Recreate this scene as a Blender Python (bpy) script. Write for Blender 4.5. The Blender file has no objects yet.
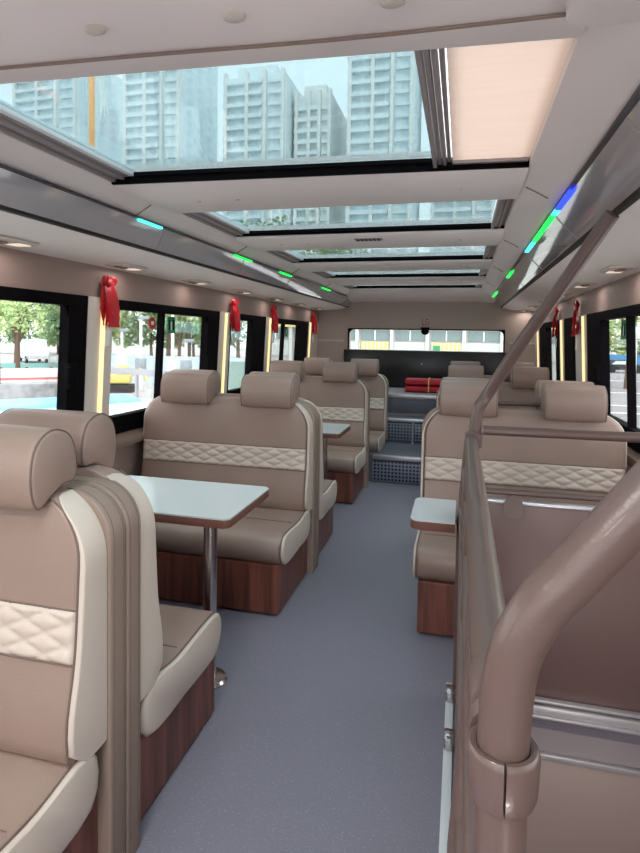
import bpy, bmesh, math, random
from mathutils import Vector, Matrix
random.seed(7)
PI = math.pi
sc = bpy.context.scene
C = sc.collection

# ------------------------------------------------------------------ camera
cam_d = bpy.data.cameras.new('camera'); cam = bpy.data.objects.new('camera', cam_d); C.objects.link(cam)
_f, _yaw, _pitch, _roll, _py = 561.0, math.radians(14.147), math.radians(2.49), math.radians(.87), 361.8
F_ = Vector((-math.sin(_yaw)*math.cos(_pitch), math.cos(_yaw)*math.cos(_pitch), -math.sin(_pitch)))
R_ = Vector((math.cos(_yaw), math.sin(_yaw), 0)); U_ = R_.cross(F_)
R2 = R_*math.cos(_roll) + U_*math.sin(_roll); U2 = -R_*math.sin(_roll) + U_*math.cos(_roll)
M = Matrix.Identity(4)
for i in range(3):
    M[i][0] = R2[i]; M[i][1] = U2[i]; M[i][2] = -F_[i]
M[2][3] = 1.2
cam.matrix_world = M
cam_d.sensor_fit = 'VERTICAL'; cam_d.sensor_height = 36.0; cam_d.lens = _f*36/853
cam_d.shift_y = -(426.5-_py)/853; cam_d.clip_start = .03; cam_d.clip_end = 2000
sc.camera = cam

# ------------------------------------------------------------------ world, sun, exposure
w = bpy.data.worlds.new('world'); sc.world = w; w.use_nodes = True
nt = w.node_tree; nt.nodes.clear()
out = nt.nodes.new('ShaderNodeOutputWorld'); bg = nt.nodes.new('ShaderNodeBackground')
tc = nt.nodes.new('ShaderNodeTexCoord'); sep = nt.nodes.new('ShaderNodeSeparateXYZ'); rmp = nt.nodes.new('ShaderNodeValToRGB')
nt.links.new(tc.outputs['Generated'], sep.inputs[0]); nt.links.new(sep.outputs['Z'], rmp.inputs[0])
rmp.color_ramp.elements[0].position = .0; rmp.color_ramp.elements[0].color = (.93, .93, .92, 1)
rmp.color_ramp.elements[1].position = .75; rmp.color_ramp.elements[1].color = (.84, .90, .95, 1)
nt.links.new(rmp.outputs[0], bg.inputs[0]); nt.links.new(bg.outputs[0], out.inputs[0])
bg.inputs[1].default_value = 2.1
sun_d = bpy.data.lights.new('sun', 'SUN'); sun_d.energy = 1.6; sun_d.angle = math.radians(25); sun_d.color = (1, .96, .9)
sun = bpy.data.objects.new('sun', sun_d); sun.rotation_euler = (math.radians(28), math.radians(18), 0); C.objects.link(sun)
sc.view_settings.view_transform = 'Standard'; sc.view_settings.look = 'None'; sc.view_settings.gamma = 1
sc.view_settings.use_curve_mapping = False
sc.view_settings.exposure = 0.78
DUCT_FILL_W = .24        # watts of each fill light added under the ducts
FRONT_FILL_W = 6.5  # watts of each unseen fill lamp added behind the camera

# ------------------------------------------------------------------ materials
def lin(c):
    return tuple((x/255/12.92) if x/255 <= .04045 else ((x/255+.055)/1.055)**2.4 for x in c) + (1,)
def mat(name, rgb, rough=.6, metal=0, bump=0, bscale=200, var=0, vscale=8, spec=.5, emit=None, es=1, stretch=(1,1,1), rgb2=None, coat=0):
    m = bpy.data.materials.new(name); m.use_nodes = True; n = m.node_tree.nodes; l = m.node_tree.links
    b = n['Principled BSDF']; b.inputs['Base Color'].default_value = lin(rgb); b.inputs['Roughness'].default_value = rough
    b.inputs['Metallic'].default_value = metal; b.inputs['Specular IOR Level'].default_value = spec; b.inputs['Coat Weight'].default_value = coat
    t = n.new('ShaderNodeTexCoord')
    if var or rgb2:
        mp = n.new('ShaderNodeMapping'); mp.inputs['Scale'].default_value = stretch; l.new(t.outputs['Object'], mp.inputs[0])
        no = n.new('ShaderNodeTexNoise'); no.inputs['Scale'].default_value = vscale; no.inputs['Detail'].default_value = 4; l.new(mp.outputs[0], no.inputs[0])
        r = n.new('ShaderNodeValToRGB'); l.new(no.outputs['Fac'], r.inputs[0])
        r.color_ramp.elements[0].position = .35; r.color_ramp.elements[1].position = .65
        a = rgb; c2 = rgb2 if rgb2 else tuple(x*(1-var) for x in rgb)
        r.color_ramp.elements[0].color = lin(c2); r.color_ramp.elements[1].color = lin(a)
        l.new(r.outputs[0], b.inputs['Base Color'])
    if bump:
        no = n.new('ShaderNodeTexNoise'); no.inputs['Scale'].default_value = bscale; l.new(t.outputs['Object'], no.inputs[0])
        bp = n.new('ShaderNodeBump'); bp.inputs['Strength'].default_value = bump; bp.inputs['Distance'].default_value = .002
        l.new(no.outputs['Fac'], bp.inputs['Height']); l.new(bp.outputs[0], b.inputs['Normal'])
    if emit:
        b.inputs['Emission Color'].default_value = lin(emit); b.inputs['Emission Strength'].default_value = es
    return m
def glass_mat(name, tint, gloss=.1):
    m = bpy.data.materials.new(name); m.use_nodes = True; n = m.node_tree.nodes; l = m.node_tree.links; n.clear()
    o = n.new('ShaderNodeOutputMaterial'); tr = n.new('ShaderNodeBsdfTransparent'); tr.inputs[0].default_value = tint
    g = n.new('ShaderNodeBsdfGlossy'); g.inputs['Roughness'].default_value = .03
    fr = n.new('ShaderNodeFresnel'); fr.inputs[0].default_value = 1.3; mx = n.new('ShaderNodeMixShader')
    mm = n.new('ShaderNodeMath'); mm.operation = 'MULTIPLY'; mm.inputs[1].default_value = gloss*4; l.new(fr.outputs[0], mm.inputs[0])
    l.new(mm.outputs[0], mx.inputs[0]); l.new(tr.outputs[0], mx.inputs[1]); l.new(g.outputs[0], mx.inputs[2]); l.new(mx.outputs[0], o.inputs[0])
    return m
m_leather = mat('leather', (154,130,119), .37, bump=.25, bscale=400, var=.04, vscale=5)
m_shell = mat('shell', (142,122,110), .5, bump=.2, bscale=300)
m_cream = mat('cream', (204,188,176), .45, bump=.15, bscale=300)
m_pipe = mat('pipe', (112,92,84), .6)
m_pipe_l = mat('pipe_light', (214,200,188), .6)
m_wood = mat('wood', (136,80,64), .4, vscale=3.5, stretch=(9,9,.6), rgb2=(84,46,38), bump=.1)
m_edge = mat('table_edge', (112,72,60), .45)
m_top = mat('table_top', (204,208,209), .18, spec=.5)
m_chrome = mat('chrome', (200,195,195), .18, 1)
m_alu = mat('alu', (196,198,205), .32, .8)
m_trackd = mat('track', (158,150,150), .4, .2)
m_ceil = mat('ceiling', (240,231,227), .5, spec=.4)
m_wall = mat('wall_beige', (154,131,123), .6, bump=.1)
m_pillar = mat('pillar', (214,203,194), .55)
m_rear = mat('rear_wall', (180,164,156), .6)
m_black = mat('black_frame', (12,9,12), .8, spec=.06)
m_blackp = mat('black_panel', (14,14,18), .3)
m_bin = mat('bin_face', (196,190,193), .08, .2, coat=1.0)
m_under = mat('bin_underside', (250,242,236), .5)
m_slot = mat('slot', (40,32,34), .6)
m_rail = mat('rail_paint', (100,81,76), .33, spec=.5, bump=.12, bscale=260, coat=.15)
m_barr = mat('barrier_panel', (150,128,118), .4)
m_stairp = mat('stair_panel', (120,97,94), .35)
m_greyp = mat('grey_panel', (170,160,164), .4)
m_lowp = mat('lower_panel', (182,162,156), .4)
m_step = mat('step_grey', (98,100,112), .5, var=.1, vscale=30)
m_shade = mat('shade', (234,218,206), .8, bump=.2, bscale=40, var=.03, vscale=4, stretch=(1,12,1), emit=(232,205,185), es=0)
_n = m_shade.node_tree.nodes; _l = m_shade.node_tree.links; _tr = _n.new('ShaderNodeBsdfTranslucent'); _tr.inputs[0].default_value = lin((240,228,220)); _mx = _n.new('ShaderNodeMixShader'); _mx.inputs[0].default_value = .45
_l.new(_n['Principled BSDF'].outputs[0], _mx.inputs[1]); _l.new(_tr.outputs[0], _mx.inputs[2]); _l.new(_mx.outputs[0], [x for x in _n if x.type == 'OUTPUT_MATERIAL'][0].inputs[0])
m_red = mat('red', (176,10,30), .35)
m_redc = mat('red_cloth', (176,22,40), .55, var=.15, vscale=10)
m_gold = mat('gold', (220,180,110), .4)
m_trimw = mat('trim_silver', (196,192,196), .35, .3)
m_white = mat('white', (236,234,230), .5)
m_green = mat('sticker_green', (20,120,80), .5)
m_seal = mat('seal', (230,234,236), .4)
m_glass = glass_mat('window_glass', (.96, .98, .98, 1), .10)
m_roofglass = glass_mat('roof_glass', (.56, .65, .67, 1), .10)
def floor_mat():
    m = mat('floor_vinyl', (138,141,158), .38, spec=.45, bump=.12, bscale=250); n = m.node_tree.nodes; l = m.node_tree.links
    b = n['Principled BSDF']; t = [x for x in n if x.type == 'TEX_COORD'][0]
    v = n.new('ShaderNodeTexVoronoi'); v.inputs['Scale'].default_value = 120; l.new(t.outputs['Object'], v.inputs['Vector'])
    r = n.new('ShaderNodeValToRGB'); r.color_ramp.elements[0].position = .1; r.color_ramp.elements[1].position = .2
    r.color_ramp.elements[0].color = lin((168,168,182)); r.color_ramp.elements[1].color = lin((135,130,143)); l.new(v.outputs['Distance'], r.inputs[0])
    no = n.new('ShaderNodeTexNoise'); no.inputs['Scale'].default_value = 260; l.new(t.outputs['Object'], no.inputs[0])
    mx = n.new('ShaderNodeMixRGB'); mx.blend_type = 'MULTIPLY'; mx.inputs[0].default_value = .45; l.new(r.outputs[0], mx.inputs[1]); l.new(no.outputs['Fac'], mx.inputs[2])
    sca = n.new('ShaderNodeMixRGB'); sca.blend_type = 'MULTIPLY'; sca.inputs[0].default_value = 1; sca.inputs[2].default_value = (1.25,1.25,1.25,1); l.new(mx.outputs[0], sca.inputs[1])
    l.new(sca.outputs[0], b.inputs['Base Color']); return m
m_floor = floor_mat()
def grille_mat():
    m = mat('grille', (70,76,92), .4, .3); n = m.node_tree.nodes; l = m.node_tree.links; b = n['Principled BSDF']
    t = [x for x in n if x.type == 'TEX_COORD'][0]
    mp = n.new('ShaderNodeMapping'); mp.inputs['Rotation'].default_value = (PI/2, 0, 0); l.new(t.outputs['Object'], mp.inputs[0])
    v = n.new('ShaderNodeTexVoronoi'); v.voronoi_dimensions = '2D'; v.inputs['Scale'].default_value = 34; v.inputs['Randomness'].default_value = 0; l.new(mp.outputs[0], v.inputs['Vector'])
    r = n.new('ShaderNodeValToRGB'); r.color_ramp.elements[0].position = .25; r.color_ramp.elements[1].position = .4
    r.color_ramp.elements[0].color = lin((30,34,46)); r.color_ramp.elements[1].color = lin((128,134,152)); l.new(v.outputs['Distance'], r.inputs[0]); l.new(r.outputs[0], b.inputs['Base Color'])
    return m
m_grille = grille_mat()
m_lampw = mat('lamp_warm', (255,235,185), .5, emit=(255,226,160), es=.6)
m_lampv = mat('lamp_vent', (240,228,214), .5, emit=(255,232,208), es=.35)

# ------------------------------------------------------------------ mesh helpers
def obj(name, bm, m, parent=None, smooth=True, angle=38):
    me = bpy.data.meshes.new(name); bmesh.ops.recalc_face_normals(bm, faces=bm.faces[:]); bm.to_mesh(me); bm.free()
    if smooth:
        for p in me.polygons: p.use_smooth = True
        me.set_sharp_from_angle(angle=math.radians(angle))
    if m: me.materials.append(m)
    o = bpy.data.objects.new(name, me); C.objects.link(o)
    if parent: o.parent = parent
    return o
def tag(o, label=None, cat=None, group=None, kind=None):
    if label: o['label'] = label
    if cat: o['category'] = cat
    if group: o['group'] = group
    if kind: o['kind'] = kind
    return o
def thing(name, label, cat, loc=(0,0,0), rz=0, group=None):
    o = bpy.data.objects.new(name, None); C.objects.link(o); o.location = loc; o.rotation_euler = (0,0,rz); o.empty_display_size = .1
    return tag(o, label, cat, group)
def box(bm, x0, x1, y0, y1, z0, z1, bev=0):
    vs = [bm.verts.new((x,y,z)) for x in (x0,x1) for y in (y0,y1) for z in (z0,z1)]
    fs = [bm.faces.new([vs[i] for i in q]) for q in ((0,1,3,2),(4,6,7,5),(0,4,5,1),(2,3,7,6),(0,2,6,4),(1,5,7,3))]
    if bev:
        es = list({e for f in fs for e in f.edges})
        bmesh.ops.bevel(bm, geom=es, offset=bev, segments=2, profile=.5, affect='EDGES')
    return bm
def B(*a, **k): return box(bmesh.new(), *a, **k)
def loft(bm, secs, cap=True):
    rings = [[bm.verts.new(p) for p in s] for s in secs]
    n = len(rings[0])
    for a, b in zip(rings, rings[1:]):
        for i in range(n): bm.faces.new((a[i], a[(i+1)%n], b[(i+1)%n], b[i]))
    if cap:
        bm.faces.new(rings[0]); bm.faces.new(rings[-1][::-1])
    return bm
def rrect(xl, xr, yf, yb, r, z, n=4):
    """rounded rectangle loop in XY; r = (front-left, front-right, back-right, back-left)"""
    pts = []
    for cx, cy, rr, a0 in ((xl+r[0], yf+r[0], r[0], PI), (xr-r[1], yf+r[1], r[1], 1.5*PI), (xr-r[2], yb-r[2], r[2], 0), (xl+r[3], yb-r[3], r[3], PI/2)):
        for k in range(n+1):
            a = a0 + k/n*PI/2; pts.append((cx+rr*math.cos(a), cy+rr*math.sin(a), z))
    return pts
def tube(bm, pts, r, seg=12, cap=True, closed=False):
    pts = [Vector(p) for p in pts]; rings = []; n = len(pts); up = None
    for i, p in enumerate(pts):
        if closed: t = pts[(i+1)%n]-pts[i-1]
        else: t = pts[min(i+1,n-1)]-pts[max(i-1,0)]
        t.normalize()
        if up is None: up = t.orthogonal().normalized()
        up = (up - t*up.dot(t)).normalized(); s = t.cross(up)
        rr = r[i] if isinstance(r, (list, tuple)) else r
        rings.append([bm.verts.new(p + (up*math.cos(a)+s*math.sin(a))*rr) for a in [2*PI*k/seg for k in range(seg)]])
    prs = list(zip(rings, rings[1:])) + ([(rings[-1], rings[0])] if closed else [])
    for a, b in prs:
        for k in range(seg): bm.faces.new((a[k], a[(k+1)%seg], b[(k+1)%seg], b[k]))
    if cap and not closed: bm.faces.new(rings[0]); bm.faces.new(rings[-1][::-1])
    return bm
def spline(pts, n=8):
    P = [Vector(p) for p in pts]; out = []
    for i in range(len(P)-1):
        a, b, c, d = P[max(i-1,0)], P[i], P[i+1], P[min(i+2,len(P)-1)]
        for k in range(n):
            t = k/n; out.append(.5*((2*b)+(c-a)*t+(2*a-5*b+4*c-d)*t*t+(-a+3*b-3*c+d)*t**3))
    return out+[P[-1]]
def cspline(pts, n=4):
    P = [Vector(p) for p in pts]; m = len(P); out = []
    for i in range(m):
        a, b, c, d = P[i-1], P[i], P[(i+1)%m], P[(i+2)%m]
        for k in range(n):
            t = k/n; out.append(.5*((2*b)+(c-a)*t+(2*a-5*b+4*c-d)*t*t+(-a+3*b-3*c+d)*t**3))
    return out
def T(pts, r, seg=12, **k): return tube(bmesh.new(), pts, r, seg, **k)
def prism(pts, z0, z1, bev=0):
    bm = bmesh.new(); lo = [bm.verts.new((x,y,z0)) for x,y in pts]; hi = [bm.verts.new((x,y,z1)) for x,y in pts]; n = len(pts)
    for i in range(n): bm.faces.new((lo[i], lo[(i+1)%n], hi[(i+1)%n], hi[i]))
    bm.faces.new(lo[::-1]); bm.faces.new(hi)
    if bev: bmesh.ops.bevel(bm, geom=bm.edges[:], offset=bev, segments=2, profile=.5, affect='EDGES')
    return bm
def strip(bm, prof, y0, y1):
    """closed XZ profile extruded along Y"""
    return loft(bm, [[(x,y0,z) for x,z in prof], [(x,y1,z) for x,z in prof]])
def dup(root, loc=None, rz=None, label=None, group=None):
    def cp(o, par):
        c = o.copy(); C.objects.link(c)
        if par: c.parent = par
        for ch in [k for k in C.objects if k.parent is o]: cp(ch, c)
        return c
    r = cp(root, None)
    if loc is not None: r.location = loc
    if rz is not None: r.rotation_euler = (0,0,rz)
    if label: r['label'] = label
    if group: r['group'] = group
    return r

# ------------------------------------------------------------------ the shell of the bus
XL, XR = -1.65, .77
YF, YB = -1.9, 6.4
bm = bmesh.new()
box(bm, XL-.12, .028, YF, YB+.1, -.06, 0); box(bm, .028, XR+.12, 1.9, YB+.1, -.06, 0); box(bm, .028, XR+.12, YF, -.5, -.06, 0)
tag(obj('floor', bm, m_floor, smooth=False), kind='structure')

def tx(z, side):      # the side walls lean in slightly towards the roof
    t = .048*(1.31-z)
    return (-1.645-t) if side < 0 else (.765+t)
def wallbox(bm, side, y0, y1, z0, z1, d0=0, d1=.05):
    """slab that follows the leaning wall plane, from d0 (inside offset) to d1 outwards"""
    a = -1 if side < 0 else 1
    q = [(tx(z0,side)+a*d0, z0), (tx(z1,side)+a*d0, z1), (tx(z1,side)+a*d1, z1), (tx(z0,side)+a*d1, z0)]
    return strip(bm, q, y0, y1)
WL = [(-1.75,-.35,0), (-.15, 2.2, 0), (2.385,3.62,0), (3.80,4.57,0), (4.74,5.95,0)]
WR = [(-1.75,-.3,0), (-.1,3.83,0), (4.18,4.64,0), (4.83,6.05,0)]
def side_wall(side, wins, name):
    bm = bmesh.new(); wallbox(bm, side, YF, YB, -.06, .70); wallbox(bm, side, YF, YB, 1.37, 1.56)
    wl = tag(obj(name, bm, m_wall, smooth=False), kind='structure')
    ys = [YF] + [v for a, b, _ in wins for v in (a, b)] + [YB]
    for i in range(0, len(ys), 2):
        if ys[i+1]-ys[i] > .02:
            p = obj('pillar', wallbox(bmesh.new(), side, ys[i], ys[i+1], .70, 1.37, -.012, .05), m_pillar, wl, smooth=False)
            p['kind'] = 'structure'
    # ledge under the windows
    a = -1 if side < 0 else 1
    q = [(tx(.66,side), .635), (tx(.66,side), .695), (tx(.66,side)-a*.05, .685), (tx(.66,side)-a*.055, .66), (tx(.66,side)-a*.05, .64)]
    lg = tag(obj('trim_%d' % (1 if side < 0 else 2), strip(bmesh.new(), q, YF, 4.55), m_shell, smooth=False), kind='structure')
    return wl
side_wall(-1, WL, 'wall_left'); side_wall(1, WR, 'wall_right')
def window(n, side, y0, y1, g0, g1, div=(), lat=None):
    """black frame y0..y1, glass opening g0..g1"""
    fr = bmesh.new(); zt, zb = 1.37, .70; gt, gb = 1.322, .79
    for a, b, c, d in ((y0, y1, gt, zt), (y0, y1, zb, gb), (y0, g0, gb, gt), (g1, y1, gb, gt)):
        if b-a > .001: wallbox(fr, side, a, b, c, d, -.008, .04)
    # rounded glass corners
    for cy, sy in ((g0, 1), (g1, -1)):
        for cz, sz in ((gb, 1), (gt, -1)):
            q = [(cy, cz)] + [(cy+sy*.05*(1-math.sin(t)), cz+sz*.05*(1-math.cos(t))) for t in [k/6*PI/2 for k in range(7)]]
            loft(fr, [[(tx(z,side), y, z) for y, z in q], [(tx(z,side)+(-.02 if side < 0 else .02), y, z) for y, z in q]])
    root = obj('window_%d' % n, fr, m_black, smooth=False); tag(root, kind='structure')
    gl = obj('glass', wallbox(bmesh.new(), side, g0, g1, gb, gt, .018, .022), m_glass, root, smooth=False); gl['kind'] = 'structure'
    for d in div:
        o = obj('divider', wallbox(bmesh.new(), side, d-.014, d+.014, gb, gt, -.004, .03), m_black, root, smooth=False); o['kind'] = 'structure'
    if lat:
        x = tx(1.02, side); s = 1 if side < 0 else -1
        bm = bmesh.new(); box(bm, min(x, x+s*.03), max(x, x+s*.03), lat-.03, lat+.03, .96, 1.07, .006); box(bm, min(x+s*.02, x+s*.042), max(x+s*.02, x+s*.042), lat-.05, lat-.02, .975, 1.055, .005)
        o = obj('latch', bm, m_black, root); o['kind'] = 'structure'
    return root
w0 = window(1, -1, -1.75, -.35, -1.7, -.45)
w1 = window(2, -1, -.15, 2.2, -.1, 2.08, (.95,), 2.10)
w2 = window(3, -1, 2.385, 3.62, 2.387, 3.44, (2.875,), 3.46)
w3 = window(4, -1, 3.80, 4.57, 3.83, 4.26)
w4 = window(5, -1, 4.74, 5.95, 4.76, 5.62, (5.11,))
w5 = window(6, 1, -1.75, -.3, -1.7, -.35)
w6 = window(7, 1, -.1, 3.83, -.05, 3.48, (1.3, 2.965), 3.51)
w7 = window(8, 1, 4.18, 4.64, 4.25, 4.27)
w8 = window(9, 1, 4.83, 6.05, 5.05, 5.6)

# rear wall with its long window
bm = bmesh.new(); RX0, RX1, RZ0, RZ1 = -1.27, .44, 1.07, 1.30
box(bm, XL-.12, RX0, YB, YB+.1, 0, 1.70); box(bm, RX1, XR+.12, YB, YB+.1, 0, 1.70)
box(bm, RX0, RX1, YB, YB+.1, 0, RZ0); box(bm, RX0, RX1, YB, YB+.1, RZ1, 1.70)
rw = tag(obj('wall_rear', bm, m_rear, smooth=False), kind='structure')
fr = bmesh.new()
box(fr, RX0-.012, RX1+.012, YB-.012, YB+.02, RZ1, RZ1+.012); box(fr, RX0-.012, RX0, YB-.012, YB+.02, RZ0, RZ1); box(fr, RX1, RX1+.012, YB-.012, YB+.02, RZ0, RZ1)
for cx, s in ((RX0, 1), (RX1, -1)):
    q = [(cx, RZ1)] + [(cx+s*.06*(1-math.sin(t)), RZ1-.06*(1-math.cos(t))) for t in [k/6*PI/2 for k in range(7)]]
    loft(fr, [[(x, YB-.01, z) for x, z in q], [(x, YB+.02, z) for x, z in q]])
rwin = tag(obj('window_10', fr, m_black, smooth=False), kind='structure')
g = obj('glass', B(RX0, RX1, YB+.03, YB+.035, RZ0, RZ1), m_glass, rwin, smooth=False); g['kind'] = 'structure'
# horizontal trim on rear wall either side
for i, (a, b) in enumerate(((XL, -1.33), (.50, XR))):
    tag(obj('trim_%d' % (3+i), B(a, b, YB-.012, YB, 1.16, 1.175, .003), m_pillar), kind='structure')
# front wall of the deck, behind the camera, with the windscreen
bm = bmesh.new(); box(bm, XL-.12, XR+.12, YF-.08, YF, -.06, .55); box(bm, XL-.12, XR+.12, YF-.08, YF, 1.55, 1.8)
box(bm, XL-.12, XL+.1, YF-.08, YF, .55, 1.55); box(bm, XR-.1, XR+.12, YF-.08, YF, .55, 1.55)
tag(obj('wall_front', bm, m_wall, smooth=False), kind='structure')
bm = B(XL+.1, XR-.1, YF-.05, YF-.045, .55, 1.55); tag(obj('window_11', bm, m_glass, smooth=False), kind='structure')

# ------------------------------------------------------------------ ceiling with skylight openings
ZC = 1.70
SX0, SX1 = -1.145, .175
SKY = [(-1.2, -.35), (-.05, .72), (.985, 1.745), (2.10, 2.715), (3.10, 3.72), (4.13, 4.70), (5.24, 5.72)]
bm = bmesh.new()
ys = [YF] + [v for s in SKY for v in s] + [5.85]
for i in range(0, len(ys), 2):                      # cross beams
    y0, y1 = ys[i], ys[i+1]; b = .012
    loft(bm, [[(x,y0+e0,ZC+.06),(x,y0+e0,ZC+.004),(x,y0+e0+b,ZC-.006),(x,y1+e1-b,ZC-.006),(x,y1+e1,ZC+.004),(x,y1+e1,ZC+.06)]
              for x, e0, e1 in ((SX0, -.07 if i == 6 else 0, -.04 if i == 4 else 0), (SX1, -.005 if i == 6 else 0, .035 if i == 4 else 0))])
def side_prof(s):
    q = [(SX0, ZC+.06), (SX0, ZC+.004), (SX0-.012, ZC-.006), (SX0-.045, 1.676), (-1.225, 1.655), (-1.30, 1.655), (-1.30, ZC+.06)]
    return q if s < 0 else [(-.97-x, z) for x, z in q]
for s in (-1, 1): strip(bm, side_prof(s), YF, 5.85)
# tail of the ceiling coming down to the rear wall
loft(bm, [[(-1.30,5.85,ZC+.06),(-1.30,5.85,1.65),(SX0,5.85,ZC-.006),(SX1,5.85,ZC-.006),(.33,5.85,1.65),(.33,5.85,ZC+.06)],
          [(-1.30,YB,ZC+.06),(-1.30,YB,1.60),(SX0,YB,1.615),(SX1,YB,1.615),(.33,YB,1.60),(.33,YB,ZC+.06)]])
ceil = tag(obj('ceiling', bm, m_ceil, angle=50), kind='structure')
# outer roof above the air ducts
bm = bmesh.new(); box(bm, XL-.15, -1.30, YF, YB+.1, 1.74, 1.80); box(bm, .33, XR+.15, YF, YB+.1, 1.74, 1.80)
wallbox(bm, -1, YF, YB, 1.56, 1.76); wallbox(bm, 1, YF, YB, 1.56, 1.76)
tag(obj('trim_5', bm, m_ceil, smooth=False), kind='structure')
# seam ridge and clips of the nearest beam, raised corner cover
seam = spline([(SX0, .875, 1.693), (-.6, .90, 1.692), (-.2, .925, 1.692), (.14, .93, 1.692)], 8)
o = obj('panel_seam', T(seam, .0035, 6), m_shell, ceil); o['kind'] = 'structure'
for x, y in ((-.587,.81), (-.352,.825), (-.11,.84), (.128,.85)):
    bm = T([(x,y,1.696),(x,y,1.688),(x,y,1.686)], [.012,.012,.009], 14)
    for v in bm.verts: v.co.x = x+(v.co.x-x)*1.5
    obj('screw_cover', bm, m_pillar, ceil)['kind'] = 'structure'
for k in range(2, 6):
    y = SKY[k][1]+.17
    for x in (-.95, -.8, -.02):
        obj('screw_cover', T([(x,y,1.697),(x,y,1.690)], [.008,.007], 10), m_pillar, ceil)['kind'] = 'structure'
cc = loft(bmesh.new(), [rrect(.135, .325, .30, .93, (.03,.03,.03,.03), 1.695, 5), rrect(.135, .325, .30, .93, (.03,.03,.03,.03), 1.672, 5), rrect(.15, .318, .315, .915, (.03,.03,.03,.03), 1.662, 5)])
o = obj('corner_cover', cc, m_ceil, ceil); o['kind'] = 'structure'
# joints of the side panels
for y in (1.93, 2.91, 3.93, 4.97):
    for s in (-1, 1):
        q = [(SX0-.012, ZC-.0075), (SX0-.045, 1.6745), (-1.225, 1.6535)]
        if s > 0: q = [(-.97-x, z) for x, z in q]
        obj('panel_seam', T([(x, y, z) for x, z in q], .0025, 6), m_shell, ceil)['kind'] = 'structure'

# skylights: black gasket, aluminium side tracks, glass, (first one) roller shade
labs = {2: 'large nearest roof window with beige roller shade beside its glass', 3: 'second roof window from the front, wide glass with grey side tracks',
        4: 'third roof window down the deck', 5: 'fourth roof window down the deck, thin strip', 6: 'farthest roof window before the rear wall', 1: 'roof window at the top edge showing only its dark rim', 0: 'foremost roof window'}
for k, (y0, y1) in enumerate(SKY):
    if k == 0: continue
    xa = SX0+.085; xb = SX1-.06
    gx1 = -.098 if k == 2 else xb
    fr = bmesh.new()
    box(fr, SX0, SX1, y1-.012, y1-.002, ZC+(-.001 if k == 2 else .010), ZC+.036); box(fr, SX0, SX1, y0+.002, y0+.012, ZC+.012, ZC+.05)
    box(fr, xa, gx1, y1-.020, y1-.012, ZC+.022, ZC+.034)
    root = obj('roof_window', fr, m_black, smooth=False); tag(root, labs[k], 'skylight', 'roof windows along the ceiling')
    def track(x0, x1):
        bm = bmesh.new(); n = 4; wd = (x1-x0)/n
        for i in range(n):
            box(bm, x0+i*wd+.0015, x0+(i+1)*wd-.0015, y0+.012, y1-.012, ZC+.006+.006*(i % 2)+.003*i, ZC+.04+.002*(i % 2), .0012)
        return bm
    obj('side_track', track(SX0+.001, xa-.02), m_trackd, root); 
    obj('seal', B(xa-.02, xa, y0+.012, y1-.012, ZC+.022, ZC+.046, .003), m_seal, root)
    if k == 2:
        obj('side_track', track(-.096, -.042), m_trackd, root)
        bm = bmesh.new(); n = 40     # shade cloth with slight slack waves
        v = [[bm.verts.new((-.04+(SX1+.0395)*i/6, y0+.013+(y1-y0-.03)*j/n, ZC+.026+.0012*math.sin(j*1.1)+.0008*math.sin(i*2+j*.5))) for i in range(7)] for j in range(n+1)]
        for j in range(n):
            for i in range(6): bm.faces.new((v[j][i], v[j][i+1], v[j+1][i+1], v[j+1][i]))
        sh = obj('roller_shade', bm, m_shade, root); md = sh.modifiers.new('s', 'SOLIDIFY'); md.thickness = .003
        sh['label'] = 'beige cloth shade drawn over right end'
        obj('shade_bar', B(-.04, .172, y1-.03, y1-.014, ZC+.012, ZC+.022, .003), m_trackd, root)
    else:
        obj('side_track', track(xb, SX1-.001), m_trackd, root)
    obj('glass', B(xa, gx1, y0+.012, y1-.012, ZC+.034, ZC+.038), m_roofglass, root, smooth=False)
_root = [o for o in C.objects if o.get('label') == labs[2]][0]
for o in [_root]+[c for c in C.objects if c.parent is _root]:
    for v in o.data.vertices:
        q = (v.co.x-SX0)/(SX1-SX0); u = (v.co.y-.985)/.76; v.co.y += (1-u)*(-.04+.075*q)+u*(-.07+.065*q)
gr = thing('ceiling_grille', 'small dark slotted grille on the ceiling beam behind second roof window', 'vent', (-.465, 2.80, ZC-.006))
obj('plate', B(-.07, .07, -.03, .03, -.003, 0, .001), m_trackd, gr)
for i in range(6): obj('slat', B(-.06+i*.021, -.048+i*.021, -.022, .022, -.006, -.003), m_slot, gr)

# ------------------------------------------------------------------ overhead air ducts (one per side)
def duct(s, name, label):
    def X(x, z=1.5): return x if s < 0 else -.88-x-(.042*(z-1.56)/.09 if z > 1.56 else 0)
    root = thing(name, label, 'duct', (0,0,0))
    y0, y1 = YF+.02, YB-.01
    q = [(-1.645, 1.513), (-1.40, 1.525), (-1.292, 1.548), (-1.292, 1.562), (-1.40, 1.54), (-1.645, 1.528)]
    obj('underside', strip(bmesh.new(), [(X(x, z), z) for x, z in q], y0, y1), m_under, root)
    q = [(-1.296, 1.550), (-1.278, 1.552), (-1.270, 1.562), (-1.282, 1.575), (-1.300, 1.575)]
    obj('slot_trim', strip(bmesh.new(), [(X(x, z), z) for x, z in q], y0, y1), m_slot, root)
    q = [(-1.290, 1.562), (-1.268, 1.560), (-1.252, 1.585), (-1.238, 1.615), (-1.228, 1.648), (-1.245, 1.650), (-1.30, 1.60)]
    obj('fascia', strip(bmesh.new(), [(X(x, z), z) for x, z in q], y0, y1), m_bin, root, angle=60)
    # fascia panel joints
    for y in [1.25+.9*i for i in range(6)]:
        obj('fascia_joint', T([(X(-1.2665,1.562), y, 1.562), (X(-1.2505,1.585), y, 1.585), (X(-1.2365,1.615), y, 1.615), (X(-1.2270,1.646), y, 1.646)], .0016, 5), m_trackd, root)
    return root
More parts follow.
